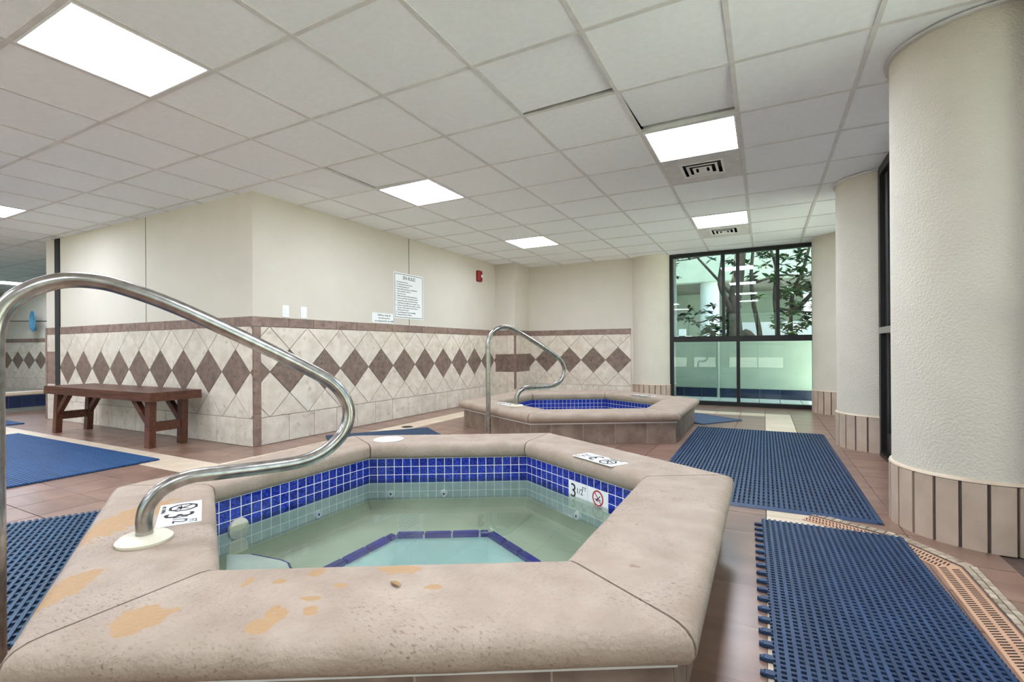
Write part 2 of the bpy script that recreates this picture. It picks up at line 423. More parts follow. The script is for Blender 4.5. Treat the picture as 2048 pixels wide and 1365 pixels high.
# ================================================================== walls
def wall(name, label, boxes, mat=None):
    mb = MB()
    for b in boxes: mb.box(*b)
    return tag(mb.build(name, mat or m_paint), label, kind='structure')
H = CEIL + .16
w_left = wall('wall_left', 'beige wall behind the bench with diamond tile wainscot', [(BEND, AX - .2, BY, BY + .2, -.01, H)])
w_mid = wall('wall_center', 'long beige wall carrying the rules sign above diamond tiles', [(AX - .2, AX, BY, 7.44, -.01, H), (AX - .2, AX, 7.44, FY + .2, -.01, H)])
w_chase = wall('wall_corner', 'boxed corner projection with plain square tiles', [(AX, -3.83, 7.45, FY, -.01, H)])
w_back = wall('wall_back', 'short far wall with four brown diamonds beside the window', [(-4.4, -1.40, FY, FY + .35, -.01, H)])
w_end = wall('wall_end', 'narrow end face of the bench wall', [(BEND, BEND + .2, BY + .2, 5.6, -.01, H)])
w_head = wall('wall_header', 'wall above and beside the far window', [(-1.4, 1.4, WY - .02, WY + .25, CEIL + .01, H), (.66, 1.4, WY - .02, WY + .25, -.01, H), (-1.42, -1.345, WY - .02, WY + .25, -.01, H)])
w_near = wall('wall_near', 'beige piers between the added glazing behind the viewer', [(-18.3, -12.2, -6.4, -6.2, -.01, H), (-9.9, -9.5, -6.4, -6.2, -.01, H), (-7.2, -6.8, -6.4, -6.2, -.01, H), (-4.5, -4.1, -6.4, -6.2, -.01, H), (-1.8, -1.4, -6.4, -6.2, -.01, H), (.9, 1.6, -6.4, -6.2, -.01, H), (-12.2, .9, -6.4, -6.2, CEIL - .02, H)])
w_right = wall('wall_right', 'right wall behind the round columns', [(.97, 1.15, c[1] - .32, c[1] + .32, -.01, H) for c in COLS if c[0] > .5] + [(.97, 1.15, -6.2, -3.4, -.01, H)])
w_far = wall('wall_far', 'distant tiled wall of the pool room at the far left', [(-6.0, 4.0, 0, .2, -.3, H)])
w_far.location = (-16.05, 4.95, 0); w_far.rotation_euler = (0, 0, R(9.5))
w_pool = wall('wall_pool', 'side walls of the pool room', [(-18.2, -18.0, -6.4, 8.4, -.3, H), (-18.2, BEND, 8.2, 8.4, -.3, H)])

TZ0, TZ1, PD, ZC = .262, 1.128, .4355, .694
def wall_tiles(wobj, org, ang, u0, u1, phase, base=True, joint_phase=0, clipx=None):
    """diamond wainscot on the face starting at org, running along angle ang; outward normal is to the right of the run"""
    ca, sa = math.cos(ang), math.sin(ang)
    mat = Matrix(((ca, 0, sa, org[0]), (sa, 0, -ca, org[1]), (0, 1, 0, 0), (0, 0, 0, 1)))   # local x=run, y=up, z=outward
    inv = wobj.matrix_basis.inverted() if wobj.matrix_basis else Matrix()
    T = .009; hp = PD / 2 - .0042
    full = {}
    def place(name, poly, u, z, m, key=None):
        if key and key in full: me = full[key]
        else:
            me = MB().prism([(p[0] - u, p[1] - z) for p in poly], -.004, T, .0015).mesh(name, m)
            if key: full[key] = me
        o = ob(name, me, wobj); o.matrix_local = mat @ Matrix.Translation((u, z, 0)); return o
    MB().prism([(u0, 0), (u1, 0), (u1, TZ1 + .09), (u0, TZ1 + .09)], 0, .005).xf(mat).build('grout_bed', m_grout, wobj)
    k0 = int((u0 - phase) / PD) - 2; k1 = int((u1 - phase) / PD) + 2
    for k in range(k0, k1 + 1):
        for (u, z, m) in ((phase + k * PD, ZC, m_dark), (phase + (k + .5) * PD, ZC + PD / 2, m_light), (phase + (k + .5) * PD, ZC - PD / 2, m_light),
                          (phase + k * PD, ZC + PD, m_light), (phase + k * PD, ZC - PD, m_light)):
            poly = [(u - hp, z), (u, z - hp), (u + hp, z), (u, z + hp)]
            a0 = area(poly)
            for (nx, ny, c) in ((1, 0, u1 - .002), (-1, 0, -u0 - .002), (0, 1, TZ1 - .003), (0, -1, -TZ0 - .003)):
                poly = clip_half(poly, nx, ny, c)
                if len(poly) < 3: break
            a1 = area(poly)
            if a1 < .0004: continue
            place('wall_tile', poly, u, z, m, ('d' if m is m_dark else 'l') if abs(a1 - a0) < 1e-7 else None)
    if base:
        k = 0; u = u0 + joint_phase
        us = [u0]
        while u < u1:
            if u > u0 + .02: us.append(u)
            u += .303
        us.append(u1)
        for a, b in zip(us[:-1], us[1:]):
            c = (a + b) / 2; q = (b - a) / 2 - .0025
            place('base_tile', [(c - q, .004), (c + q, .004), (c + q, TZ0 - .002), (c - q, TZ0 - .002)], c, TZ0 / 2, m_light, ('b%.3f' % q))
            place('trim_tile', [(c - q, TZ1 + .002), (c + q, TZ1 + .002), (c + q, TZ1 + .092), (c - q, TZ1 + .092)], c, TZ1 + .047, m_trimt, ('t%.3f' % q))
    return place, mat
# wall_center: runs along -Y so that the room (+X) is on the outward side
pl, mt = wall_tiles(w_mid, (AX, 7.45), R(-90), 0, 7.45 - 2.945, 7.45 - 3.257, True, 7.45 - 3.249 - 14 * .303 + .303)
# corner run faces of wall_left: runs along +X... outward is -Y
def vstrip(wobj, x, y, rot, z0, z1, wd):
    z = z0; k = 0
    while z < z1 - .01:
        zz = min(z + .303, z1)
        o = MB().box(-wd / 2, wd / 2, -.011, .004, z + .002, zz - .002).build('corner_tile', m_trimt, wobj)
        o.location = (x, y, 0); o.rotation_euler = (0, 0, rot); z = zz
vstrip(w_mid, AX, 2.905, R(90), 0, TZ1, .072)
MB().box(AX - .002, AX + .012, BY - .011, 2.945, TZ1 + .002, TZ1 + .092).build('trim_tile', m_trimt, w_mid)
wall_tiles(w_left, (BEND, BY), 0, -8.16 - BEND, AX - BEND, -4.471 - BEND, True, .05)
wall_tiles(w_back, (-3.83, FY), 0, 0, -1.96 + 3.83, -2.176 + 3.83, True, .1)
# strips between the wall end and the black joint
for z0, z1, m in ((0.004, .262, m_light), (.266, .47, m_light), (.474, .90, m_trimt), (.904, 1.126, m_light), (1.13, 1.22, m_trimt)):
    MB().box(BEND + .04, -8.30, BY - .009, BY + .002, z0, z1).build('wall_tile', m, w_left)
MB().box(BEND - .012, BEND + .035, BY - .012, BY + .05, 0, 1.22).build('corner_tile', m_trimt, w_left)
MB().box(-8.295, -8.165, BY - .014, BY + .004, 0, CEIL).build('expansion_joint', m_joint, w_left)['label'] = 'black vertical expansion strip'
MB().box(-6.077, -6.069, BY - .0015, BY + .002, 1.222, CEIL).build('panel_joint', m_joint, w_left)
MB().box(AX - .002, AX + .0015, 5.103, 5.111, 1.222, CEIL).build('panel_joint', m_joint, w_mid)
# corner projection: square tiles with a dark band
for face in range(2):
    L = .39 if face == 0 else .57
    us = [0, .24, L] if face == 0 else [0, .28, L]
    for a, b in zip(us[:-1], us[1:]):
        for z0, z1, m in ((.004, .262, m_light), (.266, .49, m_light), (.494, .80, m_dark), (.804, 1.126, m_light), (1.13, 1.22, m_trimt)):
            if face == 0: MB().box(AX + a + .002, AX + b - .002, 7.441, 7.452, z0, z1).build('wall_tile', m, w_chase)
            else: MB().box(-3.832, -3.821, 7.45 + a + .002, 7.45 + b - .002, z0, z1).build('wall_tile', m, w_chase)
MB().box(-3.85, -3.819, 7.439, 7.47, .2, 1.126).build('corner_tile', m_trimt, w_chase)
# distant wall tiles
wall_tiles(w_far, (-6.0, 0), 0, 0, 10.0, .1, True, .1)

# ================================================================== round columns
def column(k, c, label, ring=True, a0=100, a1=300, arc=None):
    x, y, r = c
    e = empty('column', (x, y, 0)); tag(e, label, kind='structure')
    arc = arc or (a0, a1)
    MB().lathe([(r, .30), (r, CEIL + .1)], 64, caps=True).build('shaft', m_stucco, e, True, 40)
    MB().lathe([(r + .002, 0), (r + .002, .298)], 64).build('skirting_bed', M_bed, e, True, 40)
    if ring:
        MB().lathe([(r, CEIL - .002), (r + .022, CEIL - .002), (r + .022, CEIL - .014), (r, CEIL - .014)], 64, caps=False).build('top_ring', m_tbar, e, True, 40)
    MB().lathe([(r, .299), (r + .013, .299), (r + .010, .308), (r, .312)], 64, caps=False).build('skirting_cap', m_floorc, e, True, 40)
    n = int(2 * math.pi * r / .0865)
    st = 2 * math.pi / n; hw = st / 2 - .006 / r
    seg = []
    for q in range(5): seg.append(-hw + 2 * hw * q / 4)
    poly = [((r + .012) * math.cos(t), (r + .012) * math.sin(t)) for t in seg] + [((r + .001) * math.cos(t), (r + .001) * math.sin(t)) for t in reversed(seg)]
    mb = MB(); nn = len(poly)
    mb.add([(px, py, 0) for px, py in poly] + [(px, py, .296) for px, py in poly],
           [(i, (i + 1) % nn, nn + (i + 1) % nn, nn + i) for i in range(nn)] + [(i, i + 1, nn - 2 - i, nn - 1 - i) for i in range(4)] + [(nn + i, nn + i + 1, 2 * nn - 2 - i, 2 * nn - 1 - i) for i in range(4)])
    me = mb.mesh('skirting_tile', m_colt)
    for q in range(n):
        t = math.degrees(q * st + .03)
        if arc[0] <= t <= arc[1]: ob('skirting_tile', me, e, rot=(0, 0, q * st + .03))
    return e
M_bed = M('skirting_grout', (98, 84, 74), (84, 72, 64), 20, .9)
m_colt = M('skirting_tile', (196, 174, 154), (180, 158, 138), 7, .55, .15, 60, rand=.05)
column(0, COLS[0], 'large round stuccoed column at the right edge')
column(1, COLS[1], 'round stuccoed column behind the dark door frame')
column(2, COLS[2], 'half-hidden round column at the right of the window', ring=False)
column(3, COLS[3], 'round column at the left of the window', ring=False, a0=190, a1=350)
for k in (4, 5, 6): column(k, COLS[k], 'round stuccoed column outside the view on the right')

# ================================================================== far window
win = empty('window_1', (0, WY, 0)); tag(win, 'tall dark framed window looking onto a tree', kind='structure')
XL, XR = -1.345, .655
def bar(name, x0, x1, z0, z1, d=.045, parent=win): return MB().box(x0, x1, -d, d, z0, z1).build(name, m_frame, parent)
bar('jamb', XL, XL + .05, 0, CEIL); bar('jamb', XR - .05, XR, 0, CEIL)
bar('head', XL + .05, XR - .05, CEIL - .055, CEIL); bar('sill', XL + .05, XR - .05, 0, .06)
bar('transom', XL + .05, XR - .05, .985, 1.07, .05)
bar('mullion', -.375, -.328, 1.07, CEIL - .055, .045); bar('mullion', -.375, -.328, .06, .985, .045)
bar('mullion', -.574, -.532, 1.07, CEIL - .055, .03); bar('mullion', .157, .203, 1.07, CEIL - .055, .03)
for a, b, z0, z1 in ((XL + .05, -.574, 1.07, CEIL - .055), (-.532, -.375, 1.07, CEIL - .055), (-.328, .157, 1.07, CEIL - .055), (.203, XR - .05, 1.07, CEIL - .055), (XL + .05, -.375, .06, .985), (-.328, XR - .05, .06, .985)):
    MB().add([(a, 0, z0), (b, 0, z0), (b, 0, z1), (a, 0, z1)], [(0, 1, 2, 3)]).build('pane', m_glass, win)
MB().box(XL + .06, XL + .085, .05, .09, 1.07, CEIL - .06).build('sash_edge', m_white, win)

# door bay between the two right columns, glazed bays nearer the viewer
def bay(name, y0, y1, label, dark, near=False):
    e = empty(name, (.90 if dark else 1.08, (y0 + y1) / 2, 0)); tag(e, label, kind='structure')
    if near: e.location = ((y0 + y1) / 2, -6.3, 0); e.rotation_euler = (0, 0, R(-90))
    L = (y1 - y0) / 2; g = m_dglass if dark else m_glass
    def b(nm, a, c, z0, z1, d0=-.05, d1=.05, m=m_frame): return MB().box(d0, d1, a, c, z0, z1).build(nm, m, e)
    b('jamb', -L, -L + .07, 0, CEIL); b('jamb', L - .07, L, 0, CEIL); b('head', -L + .07, L - .07, CEIL - .07, CEIL); b('sill', -L + .07, L - .07, 0, .035, -.06, .06)
    if dark:
        b('stile', L - .07 - .12, L - .072, .04, CEIL - .075, -.02, .03); b('stile', -L + .072, -L + .19, .04, CEIL - .075, -.02, .03)
        b('rail', -L + .19, L - .19, .04, .2, -.02, .03); b('rail', -L + .19, L - .19, 1.0, 1.06, -.02, .03)
        pb = b('push_bar', -L + .1, L - .075, 1.005, 1.055, -.065, -.04, m_alu); pb['label'] = 'grey push bar'
        for yy in (-L + .14, L - .12): b('bar_bracket', yy, yy + .05, 1.01, 1.05, -.042, -.018, m_alu)
        MB().add([(0, -L + .19, .2), (0, L - .19, .2), (0, L - .19, CEIL - .075), (0, -L + .19, CEIL - .075)], [(0, 1, 2, 3)]).build('pane', g, e)
    else:
        b('mullion', -.025, .025, .035, CEIL - .07); b('rail', -L + .07, -.025, .98, 1.05); b('rail', .025, L - .07, .98, 1.05)
        for a, c in ((-L + .07, -.025), (.025, L - .07)):
            for z0, z1 in ((.035, .98), (1.05, CEIL - .07)):
                MB().add([(0, a, z0), (0, c, z0), (0, c, z1), (0, a, z1)], [(0, 1, 2, 3)]).build('pane', g, e)
bay('door_1', 3.47, 5.01, 'dark bronze framed door with push bar between two columns', True)
bay('window_2', 5.65, 7.53, 'glazed bay hidden behind the middle column', False)
bay('window_3', 1.29, 2.83, 'glazed bay outside the view beside the large column', False)
bay('window_4', -.89, .65, 'second glazed bay outside the view on the right', False)
bay('window_5', -3.07, -1.53, 'third glazed bay outside the view behind the viewer', False)

for k, x in enumerate((-12.2, -9.5, -6.8, -4.1, -1.4)): bay('window_%d' % (6 + k), x, x + 2.3, 'glazed bay added behind the viewer for daylight, %s from the right' % ('fifth', 'fourth', 'third', 'second', 'first')[k], False, True)  # unseen glazing added here to let more daylight into the room
# ================================================================== hot tubs
def coping_profile():
    P = [(AP_SK + .004, .203), (AP_SK + .026, .207), (AP_OUT - .012, .218), (AP_OUT - .002, .236), (AP_OUT, .255), (AP_OUT - .006, .273), (AP_OUT - .02, .286), (AP_OUT - .04, .293), (AP_OUT - .065, .295)]
    Q = [(AP_IN + .05, .295), (AP_IN + .028, .292), (AP_IN + .012, .284), (AP_IN + .003, .27), (AP_IN, .25), (AP_IN + .003, .228), (AP_IN + .012, .21), (AP_IN + .03, .2), (AP_T + .01, .2)]
    return P + Q
def coping_section(ang, mat, nseg=14):
    pr = coping_profile(); rings = []
    t30 = math.tan(R(30))
    for s in range(nseg + 1):
        f = -1 + 2 * s / nseg
        rings.append([(r, f * (r * t30 - .004), z + (random.uniform(-.0012, .0012) if 0 < s < nseg else 0)) for r, z in pr])
    mb = MB().loft(rings, True, True)
    mb.xf(Matrix.Rotation(R(ang), 4, 'Z')); return mb.mesh('coping_section', mat, True, 50)
def ring_wall(prof, mats, names, parent, smooth=False):
    for (r0, z0, r1, z1), m, nm in zip(prof, mats, names):
        rings = [[(r / math.cos(R(30)) * math.cos(R(30 + 60 * k)), r / math.cos(R(30)) * math.sin(R(30 + 60 * k)), z) for k in range(6)] for r, z in ((r0, z0), (r1, z1))]
        MB().loft(rings, True, False).build(nm, m, parent)
# ochre worn patches on two of the near copings, drawn where they lie
m_copw = M('worn_coping_plaster', (177, 157, 139), (159, 138, 120), 7, .62, .8, 70, world=True, dist=.006, lo=.3, hi=.7)
PATCHES = [(-2.05, .90, 26.5, .085, .25), (-1.593, .548, 26.8, .054, .15), (-1.255, .578, 26.9, .064, .067), (-.994, .690, 26.9, .033, .034), (-1.004, .735, 26.9, .033, .036), (-.942, .781, 26.9, .02, .026),
           (-1.134, .841, 26.8, .024, .018), (-1.203, .794, 26.8, .012, .028), (-1.091, .923, 26.7, .021, .026), (-.899, 1.037, 26.7, .062, .029), (-.752, 1.001, 26.8, .026, .013), (-.991, .817, 26.8, .03, .013), (-.975, .898, 26.8, .018, .014)]
def ochre(m):
    n, l = m.node_tree.nodes, m.node_tree.links
    b = n['Principled BSDF']; src = b.inputs['Base Color'].links[0].from_socket
    ge = n.new('ShaderNodeNewGeometry'); cur = None
    for x, y, an, ra, rb in PATCHES:
        mp = n.new('ShaderNodeMapping'); mp.vector_type = 'TEXTURE'
        mp.inputs['Location'].default_value = (x, y, .295); mp.inputs['Rotation'].default_value = (0, 0, R(an)); mp.inputs['Scale'].default_value = (ra, rb, .08)
        l.new(ge.outputs['Position'], mp.inputs[0])
        ln = n.new('ShaderNodeVectorMath'); ln.operation = 'LENGTH'; l.new(mp.outputs[0], ln.inputs[0])
        if cur is None: cur = ln.outputs['Value']
        else:
            mi = n.new('ShaderNodeMath'); mi.operation = 'MINIMUM'; l.new(cur, mi.inputs[0]); l.new(ln.outputs['Value'], mi.inputs[1]); cur = mi.outputs[0]
    nz = n.new('ShaderNodeTexNoise'); nz.inputs['Scale'].default_value = 26; nz.inputs['Detail'].default_value = 4; l.new(ge.outputs['Position'], nz.inputs['Vector'])
    ad = n.new('ShaderNodeMath'); ad.operation = 'MULTIPLY_ADD'; ad.inputs[1].default_value = 1.5; l.new(nz.outputs[0], ad.inputs[0]); l.new(cur, ad.inputs[2])
    rp = n.new('ShaderNodeValToRGB'); rp.color_ramp.elements[0].position = .80; rp.color_ramp.elements[0].color = (1, 1, 1, 1); rp.color_ramp.elements[1].position = .86; rp.color_ramp.elements[1].color = (0, 0, 0, 1)
    sc = n.new('ShaderNodeMath'); sc.operation = 'MULTIPLY'; sc.inputs[1].default_value = .5; l.new(ad.outputs[0], sc.inputs[0]); l.new(sc.outputs[0], rp.inputs[0])
    mx = n.new('ShaderNodeMix'); mx.data_type = 'RGBA'; l.new(rp.outputs[0], mx.inputs[0]); l.new(src, mx.inputs[6]); mx.inputs[7].default_value = lin((174, 138, 97))
    l.new(mx.outputs[2], b.inputs['Base Color'])
def speckle(m):
    n, l = m.node_tree.nodes, m.node_tree.links
    b = n['Principled BSDF']; src = b.inputs['Base Color'].links[0].from_socket
    ge = n.new('ShaderNodeNewGeometry'); mp = n.new('ShaderNodeMapping'); mp.inputs['Scale'].default_value = (1, 1, 1); mp.inputs['Rotation'].default_value = (0, 0, R(28))
    mp.inputs['Scale'].default_value = (45, 110, 80)
    l.new(ge.outputs['Position'], mp.inputs[0])
    nz = n.new('ShaderNodeTexNoise'); nz.inputs['Scale'].default_value = 1.6; nz.inputs['Detail'].default_value = 6; l.new(mp.outputs[0], nz.inputs['Vector'])
    rp = n.new('ShaderNodeValToRGB'); rp.color_ramp.elements[0].position = .56; rp.color_ramp.elements[1].position = .70
    n2 = n.new('ShaderNodeTexNoise'); n2.inputs['Scale'].default_value = 3.2; l.new(ge.outputs['Position'], n2.inputs['Vector'])
    r2 = n.new('ShaderNodeValToRGB'); r2.color_ramp.elements[0].position = .42; r2.color_ramp.elements[1].position = .66
    l.new(n2.outputs[0], r2.inputs[0])
    mu = n.new('ShaderNodeMath'); mu.operation = 'MULTIPLY'
    l.new(nz.outputs[0], rp.inputs[0]); l.new(rp.outputs[0], mu.inputs[0]); l.new(r2.outputs[0], mu.inputs[1])
    mx = n.new('ShaderNodeMix'); mx.data_type = 'RGBA'; l.new(mu.outputs[0], mx.inputs[0]); l.new(src, mx.inputs[6]); mx.inputs[7].default_value = lin((124, 100, 86))
    l.new(mx.outputs[2], b.inputs['Base Color'])
speckle(m_copw); speckle(m_cop); ochre(m_copw)

def hot_tub(c, label, near):
    e = empty('hot_tub', (c[0], c[1], 0)); tag(e, label, 'hot tub')
    # body between skirt and basin
    rings = [[(r / math.cos(R(30)) * math.cos(R(30 + 60 * k)), r / math.cos(R(30)) * math.sin(R(30 + 60 * k)), z) for k in range(6)] for r, z in ((AP_SK - .0025, 0), (AP_SK - .0025, .2), (AP_T + .008, .2), (AP_T + .008, -.05))]
    MB().loft(rings, True, False).build('body', m_sgrout, e)
    for a in ANG:
        ob('coping_section', coping_section(a, m_copw if near and a in (240, 300) else m_cop), e)
        # skirt tiles
    side = 2 * AP_SK * math.tan(R(30)); n = 5
    cuts = [-side / 2, -side / 2 + .19, -side / 2 + .19 + .303, -side / 2 + .19 + .606, -side / 2 + .19 + .909, side / 2]
    for k in range(5):
        a, b = cuts[k] + .003, cuts[k + 1] - .003
        me = MB().box(AP_SK - .01, AP_SK, a, b, .002, .197).mesh('skirt_tile', m_skirt)
        for an in ANG: ob('skirt_tile', me, e, rot=(0, 0, R(an)))
    st = MB()
    for an in ANG: st.add(*(lambda mb: (mb.v, mb.f))(MB().box(AP_SK - .006, AP_SK + .009, -side / 2 - .004, side / 2 + .004, .191, .2045).xf(Matrix.Rotation(R(an), 4, 'Z'))))
    st.build('caulk_strip', m_strip, e)
    # basin
    apw = .5196 * .866
    ring_wall([(AP_T - .0042, .2, AP_T - .0042, -.05), (AP_T - .0042, -.05, AP_T - .05, -.11), (AP_T - .05, -.11, AP_T - .10, -.132), (AP_T - .10, -.132, apw, -.132), (apw, -.132, apw - .01, -.36)],
              [m_grout_w, m_plaster, m_plaster, m_plaster, m_well], ['basin_wall', 'bench_cove', 'bench_cove', 'bench_seat', 'footwell_wall'], e)
    MB().add([(x, y, -.36) for x, y in hexpts((0, 0), apw - .01)], [tuple(range(6))]).build('footwell_floor', m_well, e)
    MB().add([(x, y, .066) for x, y in hexpts((0, 0), AP_T)], [tuple(range(6))]).build('water', m_water, e)['label'] = 'clear green-tinted water'
    # waterline tiles
    s6 = 2 * AP_T * math.tan(R(30)); npc = 19; pit = (s6 - .004) / npc; hh = pit / 2 - .0022
    tme = MB().prism([(-hh, -.0242), (hh, -.0242), (hh, .0242), (-hh, .0242)], 0, .006, .0012).mesh('waterline_tile', m_blue)
    shown = (60, 120, 180) if near else ()
    for an in ANG:
        rot = Matrix.Rotation(R(an), 4, 'Z') @ Matrix(((0, 0, -1, AP_T), (1, 0, 0, 0), (0, 1, 0, 0), (0, 0, 0, 1)))
        jo = MB(); lo = MB()
        for q in range(npc):
            u = -s6 / 2 + .002 + (q + .5) * pit
            for r in range(3):
                z = .199 - .0262 - r * .0524
                mtx = rot @ Matrix.Translation((-u, z, 0))
                if an in shown:
                    if near and an == 60 and r in (1, 2) and (7.5 < q + .5 < 13.6):
                        if r == 1: continue
                        continue
                    o = ob('waterline_tile', tme, e); o.matrix_local = mtx
                else:
                    t = MB().box(-hh, hh, -.0242, .0242, 0, .006).xf(mtx); jo.add(t.v, t.f)
            for r in range(3, 5):
                z = .199 - .0262 - r * .0524
                if z - .024 < -.05: z0 = -.05
                t = MB().box(-hh, hh, -.0242, .0242 if r == 3 else .0242, 0, .0055).xf(rot @ Matrix.Translation((-u, z, 0))); lo.add(t.v, t.f)
        if jo.v: jo.build('waterline_tile_band', m_blue, e)['kind'] = 'stuff'
        lo.build('submerged_tile_band', m_pale, e)['kind'] = 'stuff'
    # navy nosing round the footwell
    sw = .5196
    for an in ANG:
        u = -sw / 2
        for ln in (.05, .155, .155, .155):
            a, b = u + .0025, min(u + ln - .0025, sw / 2 - .001); u += ln
            MB().prism([(apw - .012, a + .003), (apw + .026, a), (apw + .026, b), (apw - .012, b - .003)], -.147, -.120, .006).xf(Matrix.Rotation(R(an), 4, 'Z')).build('nosing_tile', m_navy, e)
    # submerged step
    s = [(-.52, -.56), (-.36, -.70), (-.12, -.76)]
    ring = [(-.74, -.50), (-.66, -.475), (-.50, -.45), (-.44, -.46), (-.12, -.655), (-.04, -.86), (-.05, -.96)]
    f = MB().prism([(-.735, -.51), (.0, -.98), (.12, -.88), (-.03, -.66), (-.42, -.445), (-.47, -.44), (-.64, -.46)], -.132, .002); f.build('step', m_step, e)
    MB().tube([(-.64, -.458, -.004), (-.47, -.438, -.004), (-.42, -.443, -.004), (-.03, -.655, -.004), (.12, -.875, -.004)], .008, 6).build('step_nosing', m_navy, e)
    # return jets
    def fit(an, t, z, rad, big=False):
        mtx = Matrix.Rotation(R(an), 4, 'Z') @ Matrix(((0, 0, -1, AP_T), (1, 0, 0, t), (0, 1, 0, z), (0, 0, 0, 1)))
        prof = [(rad, 0), (rad, .008), (rad * .8, .018), (rad * .42, .02)] if not big else [(rad, 0), (rad, .012), (rad * .92, .018), (.01, .02)]
        o = MB().lathe(prof, 20).build('return_jet' if not big else 'suction_cover', m_white if not big else m_ivory, e, True, 35); o.matrix_local = mtx
        if not big:
            q = MB().lathe([(rad * .25, .012), (rad * .25, .0205)], 12).build('jet_hole', m_joint, o)
        return o
    for an, t, z in ((180, -.10, -.03), (120, .37, -.025), (120, .03, -.03), (60, 0, -.04), (0, .1, -.03), (300, 0, -.03)): fit(an, t, z, .026)
    if near: fit(180, .365, .045, .052, True)
    fit(180, .37, -.052, .052, True)
    return e
tub1 = hot_tub(T1, 'large hexagonal hot tub in the foreground filled with clear water', True)
tub2 = hot_tub(T2, 'second hexagonal hot tub behind, in front of the far tiled wall', False)

# depth markers
def nodive(parent, x, y, rad, mat_ring, z):
    """ring with a struck-through diver"""
    n = 24 if mat_ring is m_redink else 8
    o = [(x + rad * math.cos(2 * math.pi * (k + .5) / n), y + rad * math.sin(2 * math.pi * (k + .5) / n)) for k in range(n)]
    i_ = [(x + rad * .8 * math.cos(2 * math.pi * (k + .5) / n), y + rad * .8 * math.sin(2 * math.pi * (k + .5) / n)) for k in range(n)]
    MB().loft([[(a, b, z) for a, b in o], [(a, b, z + .0008) for a, b in o], [(a, b, z + .0008) for a, b in i_], [(a, b, z) for a, b in i_]], True, False).build('ban_ring', mat_ring, parent)
    s = MB()
    def seg(x0, y0, x1, y1, wd, m):
        d = math.hypot(x1 - x0, y1 - y0); nx, ny = -(y1 - y0) / d * wd, (x1 - x0) / d * wd
        return MB().prism([(x + x0 - nx, y + y0 - ny), (x + x1 - nx, y + y1 - ny), (x + x1 + nx, y + y1 + ny), (x + x0 + nx, y + y0 + ny)], z, z + .0007)
    seg(-rad * .55, rad * .6, rad * .55, -rad * .6, rad * .07, mat_ring).build('ban_bar', mat_ring, parent)
    for p in ((-.35, -.35, .1, .0, .08), (.1, 0, .4, .35, .06), (-.6, -.15, -.1, -.15, .04), (.1, -.1, .6, -.2, .04), (-.1, -.1, .0, -.45, .06)):
        seg(p[0] * rad, p[1] * rad, p[2] * rad, p[3] * rad, p[4] * rad, m_black).build('diver_mark', m_black, parent)
def put_text(parent, txt, size, x, y, z, m=None, ax='CENTER', width=None, spacing=1.0, name='lettering'):
    return ob(name, text_mesh(name, txt, size, m or m_black, ax, width=width, spacing=spacing), parent, (x, y, z))
def deck_marker(tub, ctr, ex, wd, ht, label):
    """plaque lying on the coping; ex = direction its text runs"""
    ey = Vector((-ex[1], ex[0]))
    p = MB().box(-wd / 2, wd / 2, -ht / 2, ht / 2, -.001, .0016).build('depth_marker', m_white, tub); p['label'] = label
    p.matrix_local = Matrix(((ex[0], ey[0], 0, ctr[0]), (ex[1], ey[1], 0, ctr[1]), (0, 0, 1, .296), (0, 0, 0, 1)))
    put_text(p, '3', .135, wd * .10, -.008, .0018); put_text(p, '1/2', .066, wd * .29, .0, .0018); put_text(p, 'FT', .034, wd * .42, .04, .0018)
    nodive(p, -wd * .24, .008, .05, m_black, .0018); put_text(p, 'NO DIVING', .019, -wd * .24, -.055, .0018)
    return p
def rel(t, x, y): return (x - t[0], y - t[1])
L240 = Vector((-.866, .5)); 
for tb in (tub1, tub2):
    deck_marker(tb, (-.565, -.79), Vector((.866, -.5)), .285, .135, 'white depth marker on the coping by the handrail')
    deck_marker(tb, (.575, .735), Vector((-.866, .5)), .31, .125, 'white depth marker on the far coping')
for k, (t0, nm) in enumerate(((-.007, 'a'), (-.167, 'b'))):
    p = MB().box(-.078, .078, -.0525, .0525, 0, .0075).build('depth_tile', m_white, tub1)
    p.matrix_local = Matrix.Rotation(R(60), 4, 'Z') @ Matrix(((0, 0, -1, AP_T), (-1, 0, 0, -t0 - .03 if False else t0), (0, 1, 0, .0945), (0, 0, 0, 1)))
    if k == 0:
        put_text(p, '3', .112, -.042, -.004, .0078); put_text(p, '1/2', .045, .012, .004, .0078); put_text(p, 'FT', .032, .05, .025, .0078)
    else:
        nodive(p, 0, .006, .043, m_redink, .0078); put_text(p, 'NO DIVING', .011, 0, -.045, .0078)
cap = MB().lathe([(.10, .2955), (.10, .2985), (.094, .3005)], 28).build('skimmer_lid', m_white, tub1, True, 30, loc=(-2.249 - T1[0], 2.50 - T1[1], 0))

